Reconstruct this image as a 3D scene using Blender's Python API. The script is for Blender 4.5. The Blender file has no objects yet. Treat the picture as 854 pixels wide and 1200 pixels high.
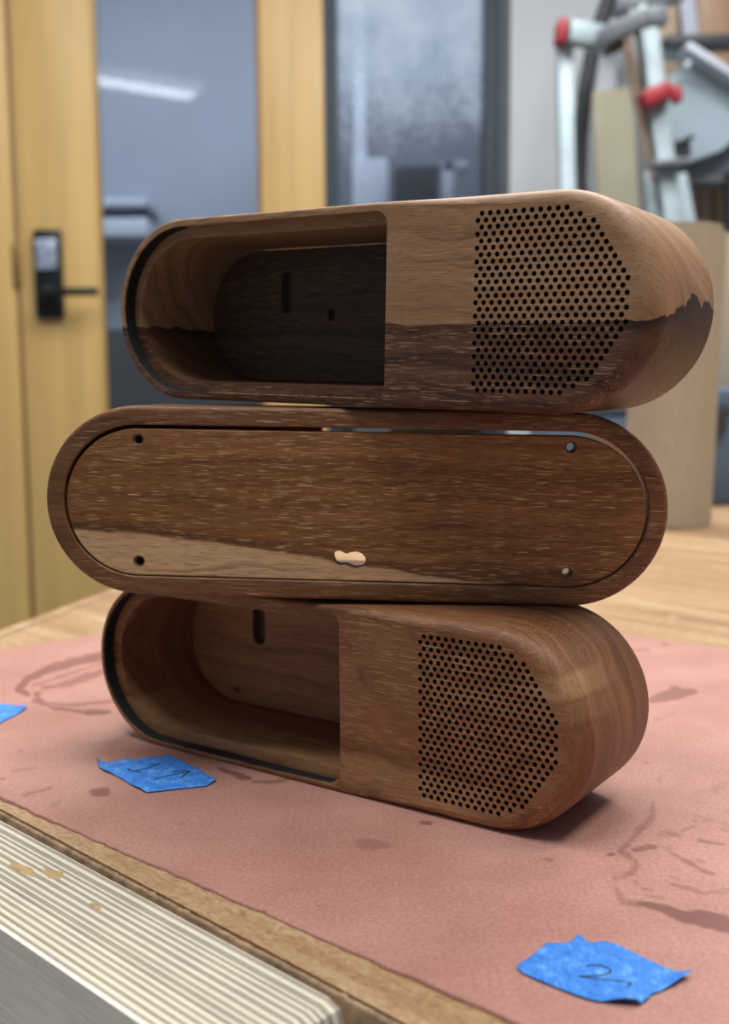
import bpy, bmesh, math, random
import numpy as np
from mathutils import Matrix, Vector, Euler
from mathutils.geometry import delaunay_2d_cdt
random.seed(4)
SC = bpy.context.scene
COL = SC.collection
MM = 0.001

# ---------------------------------------------------------------- camera, world, lights, exposure
F_PX, PITCH, ROLL, CAM_Z = 1241.9, 0.1118, -0.0081, 0.1258
cam_d = bpy.data.cameras.new('camera')
cam = bpy.data.objects.new('camera', cam_d); COL.objects.link(cam); SC.camera = cam
cam_d.sensor_fit = 'HORIZONTAL'; cam_d.sensor_width = 36.0
cam_d.lens = F_PX / 854 * 36.0
cam_d.clip_start = 0.01; cam_d.clip_end = 60
cam.matrix_world = (Matrix.Translation((0, 0, CAM_Z)) @ Matrix.Rotation(math.pi/2 - PITCH, 4, 'X')
                    @ Matrix.Rotation(ROLL, 4, 'Z'))
cam_d.dof.use_dof = True
cam_d.dof.focus_distance = 0.305
cam_d.dof.aperture_fstop = cam_d.lens / 3.1

world = bpy.data.worlds.new('world'); SC.world = world; world.use_nodes = True
world.node_tree.nodes['Background'].inputs[0].default_value = (0.80, 0.88, 1.0, 1)
world.node_tree.nodes['Background'].inputs[1].default_value = 0.23
SC.view_settings.view_transform = 'Standard'; SC.view_settings.look = 'None'
SC.view_settings.gamma = 1; SC.view_settings.exposure = 0.0
SC.view_settings.use_curve_mapping = False

def area(name, loc, target, sx, sy, power, color=(1, 1, 1)):
    l = bpy.data.lights.new(name, 'AREA'); l.shape = 'RECTANGLE'; l.size = sx; l.size_y = sy
    l.energy = power; l.color = color
    o = bpy.data.objects.new(name, l); COL.objects.link(o); o.location = loc
    o.rotation_euler = (Vector(target) - Vector(loc)).to_track_quat('-Z', 'Y').to_euler()
    return o
area('ceiling_and_fill_light', (0.35, 1.35, 1.75), (0.15, 0.6, 0), 1.5, 0.5, 42, (1, 0.98, 0.94))
area('ceiling_and_fill_light', (-0.7, 0.15, 2.3), (-0.25, 0.45, 0), 1.6, 0.4, 31, (1, 0.98, 0.95))
area('ceiling_and_fill_light', (0.8, 0.0, 2.2), (0.2, 0.4, 0), 1.6, 0.4, 33, (1, 0.98, 0.95))
area('ceiling_and_fill_light', (0.2, 1.5, 2.3), (0.3, 2.4, 0), 2.4, 0.3, 8, (1, 0.99, 0.97))  # added lamp out of view, brightens the wall with the door
area('corridor_lamp_light', (-0.5, 3.3, 1.6), (-0.5, 4.3, 0.2), 2.2, 0.4, 26, (0.95, 0.97, 1))

# ---------------------------------------------------------------- helpers
def ray(px, py):
    cr, sr = math.cos(ROLL), math.sin(ROLL); a, b = px - 427, py - 600
    u, v = a*cr + b*sr, -a*sr + b*cr
    c, s = math.cos(PITCH), math.sin(PITCH)
    return Vector((u/F_PX, c - v/F_PX*s, -s - v/F_PX*c))
def on_z(px, py, z=0.0):
    d = ray(px, py); t = (z - CAM_Z)/d.z; return Vector((d.x*t, d.y*t, z))
def on_y(px, py, Y):
    d = ray(px, py); t = Y/d.y; return Vector((d.x*t, Y, CAM_Z + d.z*t))

def srgb(r, g, b):
    f = lambda c: (c/255/12.92 if c/255 <= 0.04045 else ((c/255+0.055)/1.055)**2.4)
    return (f(r), f(g), f(b), 1)

def tag(o, label, cat, group=None, kind=None):
    o['label'] = label; o['category'] = cat
    if group: o['group'] = group
    if kind: o['kind'] = kind
    return o
def empty(name, loc, rot=(0, 0, 0)):
    o = bpy.data.objects.new(name, None); COL.objects.link(o)
    o.location = loc; o.rotation_euler = rot; o.empty_display_size = 0.02
    return o
def link(name, me, mats, parent=None):
    o = bpy.data.objects.new(name, me); COL.objects.link(o)
    for m in (mats if isinstance(mats, (list, tuple)) else [mats]): me.materials.append(m)
    if parent: o.parent = parent
    return o
def from_bm(name, bm, mats, parent=None, smooth=None, recalc=True):
    if recalc: bmesh.ops.recalc_face_normals(bm, faces=bm.faces)
    me = bpy.data.meshes.new(name); bm.to_mesh(me); bm.free()
    if smooth is not None:
        for p in me.polygons: p.use_smooth = True
        me.set_sharp_from_angle(angle=math.radians(smooth))
    return link(name, me, mats, parent)
def add_box(bm, c, s, rot=None, bev=0.0, mat=0):
    m = Matrix.Translation(c) @ (rot.to_4x4() if rot else Matrix()) @ Matrix.Diagonal((s[0], s[1], s[2], 1))
    r = bmesh.ops.create_cube(bm, size=1, matrix=m)
    vs = r['verts']; fs = {f for v in vs for f in v.link_faces}
    for f in fs: f.material_index = mat
    if bev:
        es = {e for v in vs for e in v.link_edges}
        bmesh.ops.bevel(bm, geom=list(es), offset=bev, segments=2, affect='EDGES', profile=0.5)
def box(name, c, s, mat, parent=None, rot=None, bev=0.0):
    bm = bmesh.new(); add_box(bm, c, s, rot, bev); return from_bm(name, bm, mat, parent, 30)
def span(name, x0, x1, y0, y1, z0, z1, mat, parent=None, bev=0.0):
    return box(name, ((x0+x1)/2, (y0+y1)/2, (z0+z1)/2), (abs(x1-x0), abs(y1-y0), abs(z1-z0)), mat, parent, None, bev)
def tube(name, pts, rad, mat, parent=None, n=14, cap=True, flat=None):
    bm = bmesh.new(); pts = [Vector(p) for p in pts]; rings = []
    for i, p in enumerate(pts):
        t = (pts[min(i+1, len(pts)-1)] - pts[max(i-1, 0)]).normalized()
        a = t.cross(Vector((0, 1, 0)) if abs(t.y) < 0.9 else Vector((1, 0, 0))).normalized(); b = t.cross(a)
        r = rad[i] if isinstance(rad, (list, tuple)) else rad
        rings.append([bm.verts.new(p + a*r*math.cos(2*math.pi*k/n) + b*r*(flat or 1)*math.sin(2*math.pi*k/n)) for k in range(n)])
    for i in range(len(rings)-1):
        for k in range(n):
            bm.faces.new((rings[i][k], rings[i][(k+1) % n], rings[i+1][(k+1) % n], rings[i+1][k]))
    if cap: bm.faces.new(rings[0]); bm.faces.new(rings[-1])
    return from_bm(name, bm, mat, parent, 40)
def bar(name, a, b, w, d, mat, parent=None, bev=0.002):
    a, b = Vector(a), Vector(b); t = (b-a).normalized()
    y = Vector((0, 1, 0)); x = y.cross(t).normalized(); y2 = t.cross(x)
    rot = Matrix((x, y2, t)).transposed()
    return box(name, (a+b)/2, (w, d, (b-a).length), mat, parent, rot, bev)

# ---------------------------------------------------------------- materials
class N:
    def __init__(s, name):
        s.m = bpy.data.materials.new(name); s.m.use_nodes = True; s.t = s.m.node_tree
        s.b = s.t.nodes['Principled BSDF']; s.out = s.t.nodes['Material Output']
    def n(s, k, **kw):
        o = s.t.nodes.new(k)
        for a, v in kw.items(): setattr(o, a, v)
        return o
    def inp(s, sock, v):
        if isinstance(v, bpy.types.NodeSocket): s.t.links.new(v, sock)
        else: sock.default_value = v
    def math(s, op, a, b=0.0, c=0.0, clamp=False):
        o = s.n('ShaderNodeMath', operation=op, use_clamp=clamp)
        s.inp(o.inputs[0], a); s.inp(o.inputs[1], b); s.inp(o.inputs[2], c); return o.outputs[0]
    def coord(s, sc=(1, 1, 1), off=(0, 0, 0), kind='Object', vec=None):
        if vec is None: vec = s.n('ShaderNodeTexCoord').outputs[kind]
        o = s.n('ShaderNodeMapping'); s.t.links.new(vec, o.inputs[0])
        o.inputs['Scale'].default_value = sc; o.inputs['Location'].default_value = off
        return o.outputs[0]
    def noise(s, vec, scale=1.0, detail=3.0, rough=0.55, dist=0.0):
        o = s.n('ShaderNodeTexNoise'); s.t.links.new(vec, o.inputs['Vector'])
        o.inputs['Scale'].default_value = scale; o.inputs['Detail'].default_value = detail
        o.inputs['Roughness'].default_value = rough; o.inputs['Distortion'].default_value = dist
        return o.outputs['Fac']
    def ramp(s, fac, stops, interp='LINEAR'):
        o = s.n('ShaderNodeValToRGB'); s.inp(o.inputs[0], fac); cr = o.color_ramp; cr.interpolation = interp
        while len(cr.elements) < len(stops): cr.elements.new(0.5)
        for e, (p, c) in zip(cr.elements, stops):
            e.position = p; e.color = c if len(c) == 4 else (*c, 1)
        return o.outputs[0]
    def step(s, v, a, b):
        o = s.n('ShaderNodeMapRange', interpolation_type='SMOOTHSTEP'); s.inp(o.inputs['Value'], v)
        o.inputs['From Min'].default_value = a; o.inputs['From Max'].default_value = b
        return o.outputs[0]
    def mix(s, f, a, b, mode='MIX'):
        o = s.n('ShaderNodeMix', data_type='RGBA', blend_type=mode)
        s.inp(o.inputs[0], f); s.inp(o.inputs[6], a); s.inp(o.inputs[7], b); return o.outputs[2]
    def sep(s, vec):
        o = s.n('ShaderNodeSeparateXYZ'); s.t.links.new(vec, o.inputs[0]); return o.outputs
    def comb(s, x, y, z):
        o = s.n('ShaderNodeCombineXYZ'); s.inp(o.inputs[0], x); s.inp(o.inputs[1], y); s.inp(o.inputs[2], z); return o.outputs[0]
    def bump(s, h, strength=0.2, dist=0.001):
        o = s.n('ShaderNodeBump'); s.inp(o.inputs['Height'], h)
        o.inputs['Strength'].default_value = strength; o.inputs['Distance'].default_value = dist
        s.t.links.new(o.outputs[0], s.b.inputs['Normal'])
    def done(s, col=None, rough=0.5, metal=0.0, spec=None):
        if col is not None: s.inp(s.b.inputs['Base Color'], col)
        s.inp(s.b.inputs['Roughness'], rough); s.b.inputs['Metallic'].default_value = metal
        if spec is not None: s.b.inputs['Specular IOR Level'].default_value = spec
        return s.m

def plain(name, c, rough=0.5, metal=0.0, vary=0.12, scale=30.0, sc=(1, 1, 1)):
    g = N(name); v = g.noise(g.coord(sc), scale, 4)
    lo = tuple(x*(1-vary) for x in c[:3]) + (1,); hi = tuple(min(1, x*(1+vary)) for x in c[:3]) + (1,)
    return g.done(g.ramp(v, [(0.3, lo), (0.7, hi)]), rough, metal)

def walnut(name, dark, mid, light, seed=0.0, centre=(0, 0), sap=None, swirl=6.0, flecks=0.5, streak=(0.30, 0.5, 0.72), rough=0.42):
    """solid grain running along X; object space, worked in millimetres"""
    g = N(name); P = g.coord((1000, 1000, 1000))
    x, y, z = g.sep(P)
    w = g.noise(g.coord((.011, .03, .03), (seed, seed*1.7, 0), vec=P), 1, 3, .5)
    warp = g.math('MULTIPLY', g.math('SUBTRACT', w, .5), swirl*4)
    dy = g.math('SUBTRACT', y, centre[0]); dz = g.math('SUBTRACT', z, centre[1])
    d = g.math('ADD', g.math('SQRT', g.math('ADD', g.math('MULTIPLY', dy, dy), g.math('MULTIPLY', dz, dz))), warp)
    band = g.noise(g.comb(g.math('MULTIPLY', x, .004), g.math('MULTIPLY', d, .20), seed), 1, 4, .62)
    fine = g.noise(g.comb(g.math('MULTIPLY', x, .03), g.math('MULTIPLY', d, 1.1), seed+3), 1, 3, .6)
    fib = g.noise(g.coord((.10, 1.3, 1.3), (seed, 0, 0), vec=P), 1, 2, .6)
    tone = g.math('ADD', g.math('MULTIPLY', band, .60), g.math('ADD', g.math('MULTIPLY', fine, .22), g.math('MULTIPLY', fib, .18)))
    col = g.ramp(tone, [(streak[0], dark), (streak[1], mid), (streak[2], light)])
    if sap: col = sap(g, x, y, z, col, tone, fib)
    pore = g.noise(g.coord((.15, 2.8, 3.3), (seed*2, 5, 0), vec=P), 1, 1, .5)
    dens = g.step(g.noise(g.coord((.02, .12, .12), (seed, 1, 0), vec=P), 1, 2, .5), .3, .62)
    pm = g.math('MULTIPLY', g.math('MULTIPLY', g.step(pore, .60, .68), g.step(x, 93, 84)), g.math('MULTIPLY', g.math('ADD', .35, dens), flecks))
    col = g.mix(pm, col, g.mix(.68, col, srgb(230, 192, 146)))
    pore2 = g.noise(g.coord((.22, 2.4, 2.6), (seed*2, 55, 9), vec=P), 1, 1, .5)
    pd = g.math('MULTIPLY', g.step(pore2, .58, .70), .6)
    col = g.mix(pd, col, g.mix(1.0, col, (.45, .40, .36, 1), 'MULTIPLY'))
    sl = g.noise(g.comb(g.math('MULTIPLY', x, .016), g.math('MULTIPLY', d, .85), seed+8), 1, 3, .6)
    col = g.mix(g.math('MULTIPLY', g.step(sl, .56, .68), .5), col, g.mix(1.0, col, (.50, .42, .36, 1), 'MULTIPLY'))
    g.bump(g.math('SUBTRACT', fib, pd), .22, .0003)
    return g.done(col, g.math('ADD', rough, g.math('MULTIPLY', fib, .15)), 0, .35)

# upper case: light top half over a dark lower half, with an inky line between
def sap_top(g, x, y, z, col, tone, fib):
    P = g.comb(x, y, z)
    wav = g.math('MULTIPLY', g.math('SUBTRACT', g.noise(g.coord((.03, .075, 0), (2.3, 0.4, 0), vec=P), 1, 4, .55), .5), 15)
    # calmer on the flat front, wilder in the end grain at the right
    amp = g.math('ADD', .10, g.math('ADD', g.math('MULTIPLY', g.step(x, 78, 94), .9),
                 g.math('ADD', g.math('MULTIPLY', g.step(x, 36, 22), .35), g.math('MULTIPLY', g.step(y, -18, 5), .35))))
    h = g.math('SUBTRACT', z, g.math('ADD', 24.5, g.math('MULTIPLY', wav, amp)))
    h = g.math('SUBTRACT', h, g.math('MULTIPLY', g.step(x, 84, 97), g.math('MULTIPLY', g.step(y, -22, -6), 5.5)))
    dk = g.ramp(tone, [(.34, srgb(56, 34, 23)), (.50, srgb(98, 65, 45)), (.70, srgb(122, 86, 60))])
    m = g.step(h, .25, -.25)
    sw = g.noise(g.comb(g.math('MULTIPLY', x, .02), g.math('MULTIPLY', g.math('ADD', y, g.math('MULTIPLY', z, .8)), .05), g.math('MULTIPLY', g.math('SUBTRACT', z, g.math('MULTIPLY', y, .7)), .22)), 1, 4, .6, 1.2)
    sf = g.math('MULTIPLY', g.step(sw, .46, .60), g.math('MULTIPLY', g.step(x, 60, 76), g.math('MULTIPLY', g.step(y, -24, -18), .6)))
    dk = g.mix(sf, dk, srgb(44, 26, 20))
    c = g.mix(m, col, dk)
    line = g.math('MULTIPLY', g.step(h, -4.5, -.2), g.step(h, .3, -.1))
    line = g.math('MULTIPLY', line, g.math('ADD', .25, g.math('MULTIPLY', g.step(amp, .2, .8), .7)))
    c = g.mix(g.math('MULTIPLY', g.math('MULTIPLY', m, g.math('MULTIPLY', g.step(x, 60, 80), g.step(y, -23, -15))), .95), c, g.mix(1.0, c, (.46, .36, .31, 1), 'MULTIPLY'))
    return g.mix(line, c, srgb(46, 27, 20))
# middle case back panel: pale sapwood wedge along the lower left
def sap_panel(g, x, y, z, col, tone, fib):
    # local x is reversed when seen from behind: u = -x
    u = g.math('MULTIPLY', x, -1)
    wav = g.math('MULTIPLY', g.math('SUBTRACT', g.noise(g.comb(g.math('MULTIPLY', x, .05), 0, 2), 1, 3), .5), 4)
    edge = g.math('ADD', g.math('ADD', 20.2, g.math('MULTIPLY', g.step(u, -90, -50), -1.0)), g.math('ADD', wav, g.math('MULTIPLY', g.step(u, -75, 60), -13.0)))
    h = g.math('SUBTRACT', z, edge)
    pale = g.ramp(tone, [(.34, srgb(170, 128, 88)), (.50, srgb(202, 162, 120)), (.66, srgb(222, 184, 142))])
    c = g.mix(g.step(h, .6, -.6), col, pale)
    line = g.math('MULTIPLY', g.step(h, 5.0, .2), g.step(h, -.5, .5))
    return g.mix(g.math('MULTIPLY', line, .45), c, srgb(62, 36, 20))
# lower case: a straw-coloured streak low on the front and another by the grille
def sap_low(g, x, y, z, col, tone, fib):
    wav = g.math('MULTIPLY', g.math('SUBTRACT', g.noise(g.comb(g.math('MULTIPLY', x, .045), g.math('MULTIPLY', y, .02), 7), 1, 3), .5), 9)
    h = g.math('ADD', z, wav)
    pale = g.ramp(tone, [(.34, srgb(140, 104, 68)), (.50, srgb(166, 128, 88)), (.68, srgb(184, 146, 104))])
    lo = g.math('MULTIPLY', g.step(h, 14.5, 11.5), g.math('MULTIPLY', g.step(h, -1, 4), g.step(x, 78, 52)))
    up = g.math('MULTIPLY', g.math('MULTIPLY', g.step(h, 50, 47.5), g.step(h, 41.5, 43.5)), g.step(x, 70, 84))
    mid = g.math('MULTIPLY', g.math('MULTIPLY', g.step(h, 43, 41), g.math('MULTIPLY', g.step(h, 35, 37), .35)), g.step(x, 42, 50))
    m = g.math('MAXIMUM', g.math('MAXIMUM', lo, up), mid)
    m = g.math('MULTIPLY', m, g.step(y, 10, -18))
    return g.mix(g.math('MULTIPLY', m, .75), col, pale)

M = {}
M['case_top'] = walnut('walnut_two_tone', srgb(124, 90, 62), srgb(160, 122, 88), srgb(184, 146, 110), 11.3, (60, 95), sap_top, 5, .42)
M['case_mid'] = walnut('walnut_brown_case', srgb(80, 50, 30), srgb(118, 78, 48), srgb(150, 106, 70), 4.1, (-40, 90), None, 5, .5)
M['case_low'] = walnut('walnut_warm_case', srgb(78, 48, 31), srgb(128, 84, 54), srgb(158, 112, 76), 7.7, (120, 30), sap_low, 7, .36)
M['panel_mid'] = walnut('walnut_panel_pale_edge', srgb(92, 55, 27), srgb(138, 90, 48), srgb(172, 120, 72), 2.2, (0, -60), sap_panel, 5.5, 1.0)
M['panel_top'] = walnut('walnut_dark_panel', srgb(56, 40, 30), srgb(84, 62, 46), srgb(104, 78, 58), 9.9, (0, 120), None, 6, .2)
M['panel_low'] = walnut('walnut_brown_panel', srgb(128, 84, 54), srgb(164, 114, 76), srgb(184, 134, 94), 5.5, (0, 120), None, 5, .2)
M['black'] = plain('matt_black_lining', srgb(17, 19, 20), .75, 0, .4, 400)
M['hole_wall'] = plain('dark_hole_wall', srgb(40, 34, 30), .8, 0, .3, 900)  # even dark colour for the walls of the grille holes

# paper: rosin paper with its marks held in a vertex attribute
g = N('red_rosin_paper')
P = g.coord((1000, 1000, 1000)); n1 = g.noise(P, .9, 4, .65); n2 = g.noise(P, .02, 4, .6); n3 = g.noise(P, 3.0, 2, .6)
att = g.n('ShaderNodeAttribute', attribute_name='mark').outputs['Fac']
base = g.ramp(g.math('ADD', g.math('MULTIPLY', n1, .6), g.math('MULTIPLY', n2, .4)),
              [(.36, srgb(156, 108, 96)), (.5, srgb(173, 125, 113)), (.64, srgb(190, 145, 134))])
mk = g.math('MULTIPLY', att, g.math('ADD', .75, g.math('MULTIPLY', n1, .5)), clamp=True)
col = g.mix(mk, base, g.mix(1.0, base, srgb(172, 146, 144), 'MULTIPLY'))
spk = g.step(n3, .76, .80); col = g.mix(g.math('MULTIPLY', spk, .3), col, srgb(228, 205, 196))
g.bump(n1, .15, .0002); M['paper'] = g.done(col, .52, 0, .5)

g = N('worn_beech_benchtop')
P = g.coord((1000, 1000, 1000)); sp_ = g.noise(g.coord((1, 1, 1), vec=P), .55, 3, .7); R_ = g.n('ShaderNodeVectorRotate', rotation_type='Z_AXIS'); g.t.links.new(P, R_.inputs[0]); R_.inputs['Angle'].default_value = .76
R = R_.outputs[0]
b1 = g.noise(g.coord((.004, .05, .05), vec=R), 1, 5, .6, .6); b2 = g.noise(g.coord((.35, 1.1, 1.1), vec=R), 1, 3, .75); b3 = g.noise(P, .012, 4, .6)
t = g.math('ADD', g.math('MULTIPLY', b1, .45), g.math('ADD', g.math('MULTIPLY', b2, .35), g.math('MULTIPLY', b3, .2)))
col = g.ramp(t, [(.36, srgb(128, 96, 66)), (.48, srgb(160, 126, 90)), (.58, srgb(182, 154, 120)), (.66, srgb(214, 198, 174))])
col = g.mix(g.math('MULTIPLY', g.step(sp_, .50, .66), .45), col, g.mix(1.0, col, (.62, .50, .40, 1), 'MULTIPLY'))
col = g.mix(g.math('MULTIPLY', g.step(g.noise(P, .03, 5, .7), .60, .72), .35), col, srgb(226, 214, 192))
g.bump(b2, .2, .0004); M['bench'] = g.done(col, .5, 0, .4)
M['bench_dark'] = plain('worn_dark_bench_edge', srgb(112, 84, 56), .6, 0, .3, 90, (1, 1, 6))
M['edge_worn'] = plain('chipped_white_edge_strip', srgb(150, 124, 96), .7, 0, .45, 200)

def ply(name, c, k):
    g = N(name); P = g.coord((1000, 1000, 1000), kind='Object')
    a = g.noise(g.coord((.05, 2.2, 1), vec=P), 1, 4, .6); b = g.noise(P, .05, 4, .6)
    t = g.math('ADD', g.math('MULTIPLY', a, .6), g.math('MULTIPLY', b, .4))
    lo = tuple(x*(1-k) for x in c[:3]); hi = tuple(min(1, x*(1+k)) for x in c[:3])
    col = g.ramp(t, [(.35, lo), (.65, hi)])
    # old glue drips
    s = g.step(g.noise(P, .035, 3, .5), .66, .74)
    col = g.mix(g.math('MULTIPLY', s, .5), col, srgb(196, 150, 84))
    g.bump(a, .25, .0004); return g.done(col, .65, 0, .3)
M['ply_light'] = ply('plywood_long_grain_ply', srgb(214, 206, 188), .10)
M['ply_dark'] = ply('plywood_end_grain_ply', srgb(156, 146, 130), .2)
M['ply_face'] = ply('plywood_grey_face', srgb(236, 228, 212), .12)

g = N('blue_masking_tape')
P = g.coord((1000, 1000, 1000)); a = g.noise(g.coord((1.2, .35, 1), vec=P), 1, 3, .6); b = g.noise(P, .22, 4, .6)
col = g.ramp(g.math('ADD', g.math('MULTIPLY', a, .4), g.math('MULTIPLY', b, .6)), [(.36, srgb(50, 112, 198)), (.52, srgb(66, 136, 222)), (.66, srgb(116, 172, 234))])
g.bump(a, .3, .0003); M['tape'] = g.done(col, .6, 0, .3)
M['ink'] = plain('black_marker_ink', srgb(22, 32, 46), .6)

g = N('kraft_paper')
P = g.coord((1000, 1000, 1000)); a = g.noise(g.coord((.5, .5, .06), vec=P), 1, 4); b = g.noise(P, .6, 3)
col = g.ramp(g.math('ADD', g.math('MULTIPLY', a, .5), g.math('MULTIPLY', b, .5)), [(.35, srgb(166, 153, 133)), (.65, srgb(184, 171, 150))])
M['kraft'] = g.done(col, .8, 0, .2)

def doorwood(name, c):
    g = N(name); P = g.coord((1, 1, 1)); a = g.noise(g.coord((26, 26, 1.2), vec=P), 1, 4, .6, .4); b = g.noise(g.coord((5, 5, 1.0), vec=P), 1, 3)
    t = g.math('ADD', g.math('MULTIPLY', a, .6), g.math('MULTIPLY', b, .4))
    lo = tuple(x*.86 for x in c[:3]); hi = tuple(min(1, x*1.14) for x in c[:3])
    return g.done(g.ramp(t, [(.35, lo), (.65, hi)]), .38, 0, .4)
M['door'] = doorwood('honey_maple_door', srgb(208, 172, 110))
M['jamb'] = doorwood('honey_maple_jamb', srgb(196, 160, 98))
M['frame_dark'] = plain('dark_teal_metal_frame', srgb(40, 54, 66), .6, .1, .1, 10)
M['wall'] = plain('pale_grey_wall_paint', srgb(198, 202, 206), .8, 0, .04, 3)
M['wall_blue'] = plain('blue_grey_corridor_wall', srgb(168, 176, 190), .8, 0, .06, 2)
M['dark_wall'] = plain('dark_grey_base_panel', srgb(78, 78, 78), .7, 0, .08, 3)
M['panel_grey'] = plain('grey_panel', srgb(112, 118, 130), .7, 0, .06, 4)
M['white'] = plain('white_painted_metal', srgb(206, 214, 230), .5, 0, .04, 4)
M['black_metal'] = plain('black_lock_metal', srgb(30, 34, 38), .4, .4, .2, 60)
M['keypad'] = plain('silver_keypad', srgb(166, 180, 200), .3, .3, .5, 80)
M['steel'] = plain('galvanised_steel', srgb(172, 190, 197), .5, .3, .14, 20)
M['steel_dark'] = plain('dull_grey_steel', srgb(126, 132, 140), .45, .4, .2, 20)
M['red'] = plain('red_plastic', srgb(168, 50, 60), .45, 0, .1, 20)
M['hose'] = plain('black_rubber_hose', srgb(52, 54, 60), .6, 0, .2, 40)
M['board_beige'] = plain('beige_fibreboard', srgb(186, 180, 158), .8, 0, .06, 5)
M['board_brown'] = doorwood('brown_offcut_board', srgb(186, 152, 124))
M['board_tan'] = doorwood('tan_offcut_board', srgb(190, 170, 146))
M['machine'] = plain('blue_grey_machine_paint', srgb(172, 192, 204), .4, .1, .06, 8)
M['machine_dark'] = plain('dark_machine_metal', srgb(64, 68, 76), .5, .2, .2, 15)
M['blue_case'] = plain('slate_blue_plastic_case', srgb(88, 108, 132), .6, 0, .1, 6)
M['concrete'] = plain('grey_concrete_floor', srgb(128, 126, 122), .7, 0, .12, 3)

g = N('clear_door_glass')
for nn in [g.b]: g.t.nodes.remove(nn)
tr = g.n('ShaderNodeBsdfTransparent'); tr.inputs[0].default_value = (.78, .82, .86, 1)
gl = g.n('ShaderNodeBsdfGlossy'); gl.inputs['Roughness'].default_value = .03
fr = g.n('ShaderNodeFresnel'); fr.inputs[0].default_value = 1.5
nz = g.noise(g.coord(), 6, 2); bp_ = g.n('ShaderNodeBump'); bp_.inputs['Strength'].default_value = .02; g.inp(bp_.inputs['Height'], nz)
g.t.links.new(bp_.outputs[0], gl.inputs['Normal'])
ms = g.n('ShaderNodeMixShader'); g.inp(ms.inputs[0], g.math('MULTIPLY', fr.outputs[0], 2.0, clamp=True)); g.t.links.new(tr.outputs[0], ms.inputs[1]); g.t.links.new(gl.outputs[0], ms.inputs[2])
g.t.links.new(ms.outputs[0], g.out.inputs[0]); M['glass'] = g.m

g = N('mottled_frost_film')
P = g.coord(); x, y, z = g.sep(P)
n = g.noise(P, 60, 5, .75); n2 = g.noise(P, 7, 3, .6)
cov = g.math('ADD', g.math('MULTIPLY', g.math('SUBTRACT', z, .74), 3.0), g.math('ADD', g.math('MULTIPLY', g.math('SUBTRACT', n, .5), 1.5), g.math('MULTIPLY', g.math('SUBTRACT', n2, .5), .8)))
fac = g.step(cov, -.2, .9)
col = g.ramp(n2, [(.35, srgb(170, 190, 214)), (.65, srgb(196, 214, 234))])
g.t.links.new(col, g.b.inputs['Base Color']); g.b.inputs['Roughness'].default_value = .6
tr = g.n('ShaderNodeBsdfTransparent'); ms = g.n('ShaderNodeMixShader'); g.inp(ms.inputs[0], g.math('MULTIPLY', fac, .85))
g.t.links.new(tr.outputs[0], ms.inputs[1]); g.t.links.new(g.b.outputs[0], ms.inputs[2]); g.t.links.new(ms.outputs[0], g.out.inputs[0])
M['film'] = g.m

def emit(name, c, k):
    g = N(name); g.b.inputs['Emission Color'].default_value = c; g.b.inputs['Emission Strength'].default_value = k
    return g.done(c, .5)
M['lamp'] = emit('lamp_diffuser', (.92, .95, 1, 1), 5)

# ---------------------------------------------------------------- the room
YW = 2.60           # plane of the wall with the door
zf = -0.90          # floor below the benchtop
wx = lambda px, py=200: on_y(px, py, YW).x
def struct(o): o['kind'] = 'structure'; return o
struct(span('floor', -3, 3, -1.5, 5.0, zf-.05, zf, M['concrete']))
zt = 1.32
xd0, xd1, xd2, xd3 = wx(20, 300), wx(112), wx(301), wx(381)      # door stile edges
xw0, xw1, xw2, xw3 = wx(382), wx(396), wx(566), wx(597)
struct(span('wall_back', xw3, 3, YW, YW+.12, zf, 2.0, M['wall']))
struct(span('wall_left', -3.0, xd0-.30, YW, YW+.12, zf, 2.0, M['wall']))
d2 = struct(empty('door_2', (xd0-.15, YW, zf)))
box('door_leaf', (0, .02, 1.05), (.29, .045, 2.1), M['door'], d2, None, .003)
box('strike_plate', (.150, -.006, on_y(20, 312, YW).z-zf), (.018, .006, .10), plain('brass_strike_plate', srgb(150, 122, 66), .4, .5), d2, None, .001)
# door_1: stiles, rails, glass, lock
d1 = struct(empty('door_1', ((xd0+xd3)/2, YW, zf)))
ox = (xd0+xd3)/2
def dpart(name, x0, x1, z0, z1, m, y0=0.0, y1=.045, bev=.003):
    return span(name, x0-ox, x1-ox, y0, y1, z0-zf, z1-zf, m, d1, bev)
dpart('stile', xd0+.004, xd1, zf+.01, zt, M['door'])
dpart('stile', xd2+.010, xd3, zf+.01, zt, M['door'])
dpart('glazing_bead', xd2, xd2+.010, zf+.25, zt-.1, doorwood('brown_bead', srgb(150, 104, 70)), .012, .04)  # brown bead down the right edge of the glass
dpart('glazing_bead', xd1, xd1+.006, zf+.25, zt-.1, M['jamb'], .012, .04)
dpart('rail', xd1, xd2+.01, zf+.01, zf+.25, M['door'])
dpart('rail', xd1, xd2+.01, zt-.1, zt, M['door'])
dpart('pane', xd1, xd2, zf+.25, zt-.1, M['glass'], .020, .026, 0)
L0 = on_y(59, 322, YW)
lock = box('door_lock', (L0.x-ox, -.012, L0.z-zf), (.066, .024, .208), M['black_metal'], d1, None, .006)
bm = bmesh.new(); add_box(bm, (L0.x-ox, -.028, L0.z-zf+.045), (.05, .010, .072), None, .003)
kp = from_bm('keypad', bm, M['keypad'], lock, 30)
Lv = on_y(80, 345, YW)
bm = bmesh.new()
add_box(bm, (L0.x-ox+.005, -.045, Lv.z-zf), (.032, .05, .032), None, .008)
add_box(bm, (L0.x-ox+.065, -.065, Lv.z-zf), (.13, .018, .019), None, .006)
from_bm('lever_handle', bm, M['black_metal'], lock, 30)
struct(span('wall_header', xd0-.30, xw3, YW, YW+.12, zt, 2.0, M['wall']))
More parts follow.
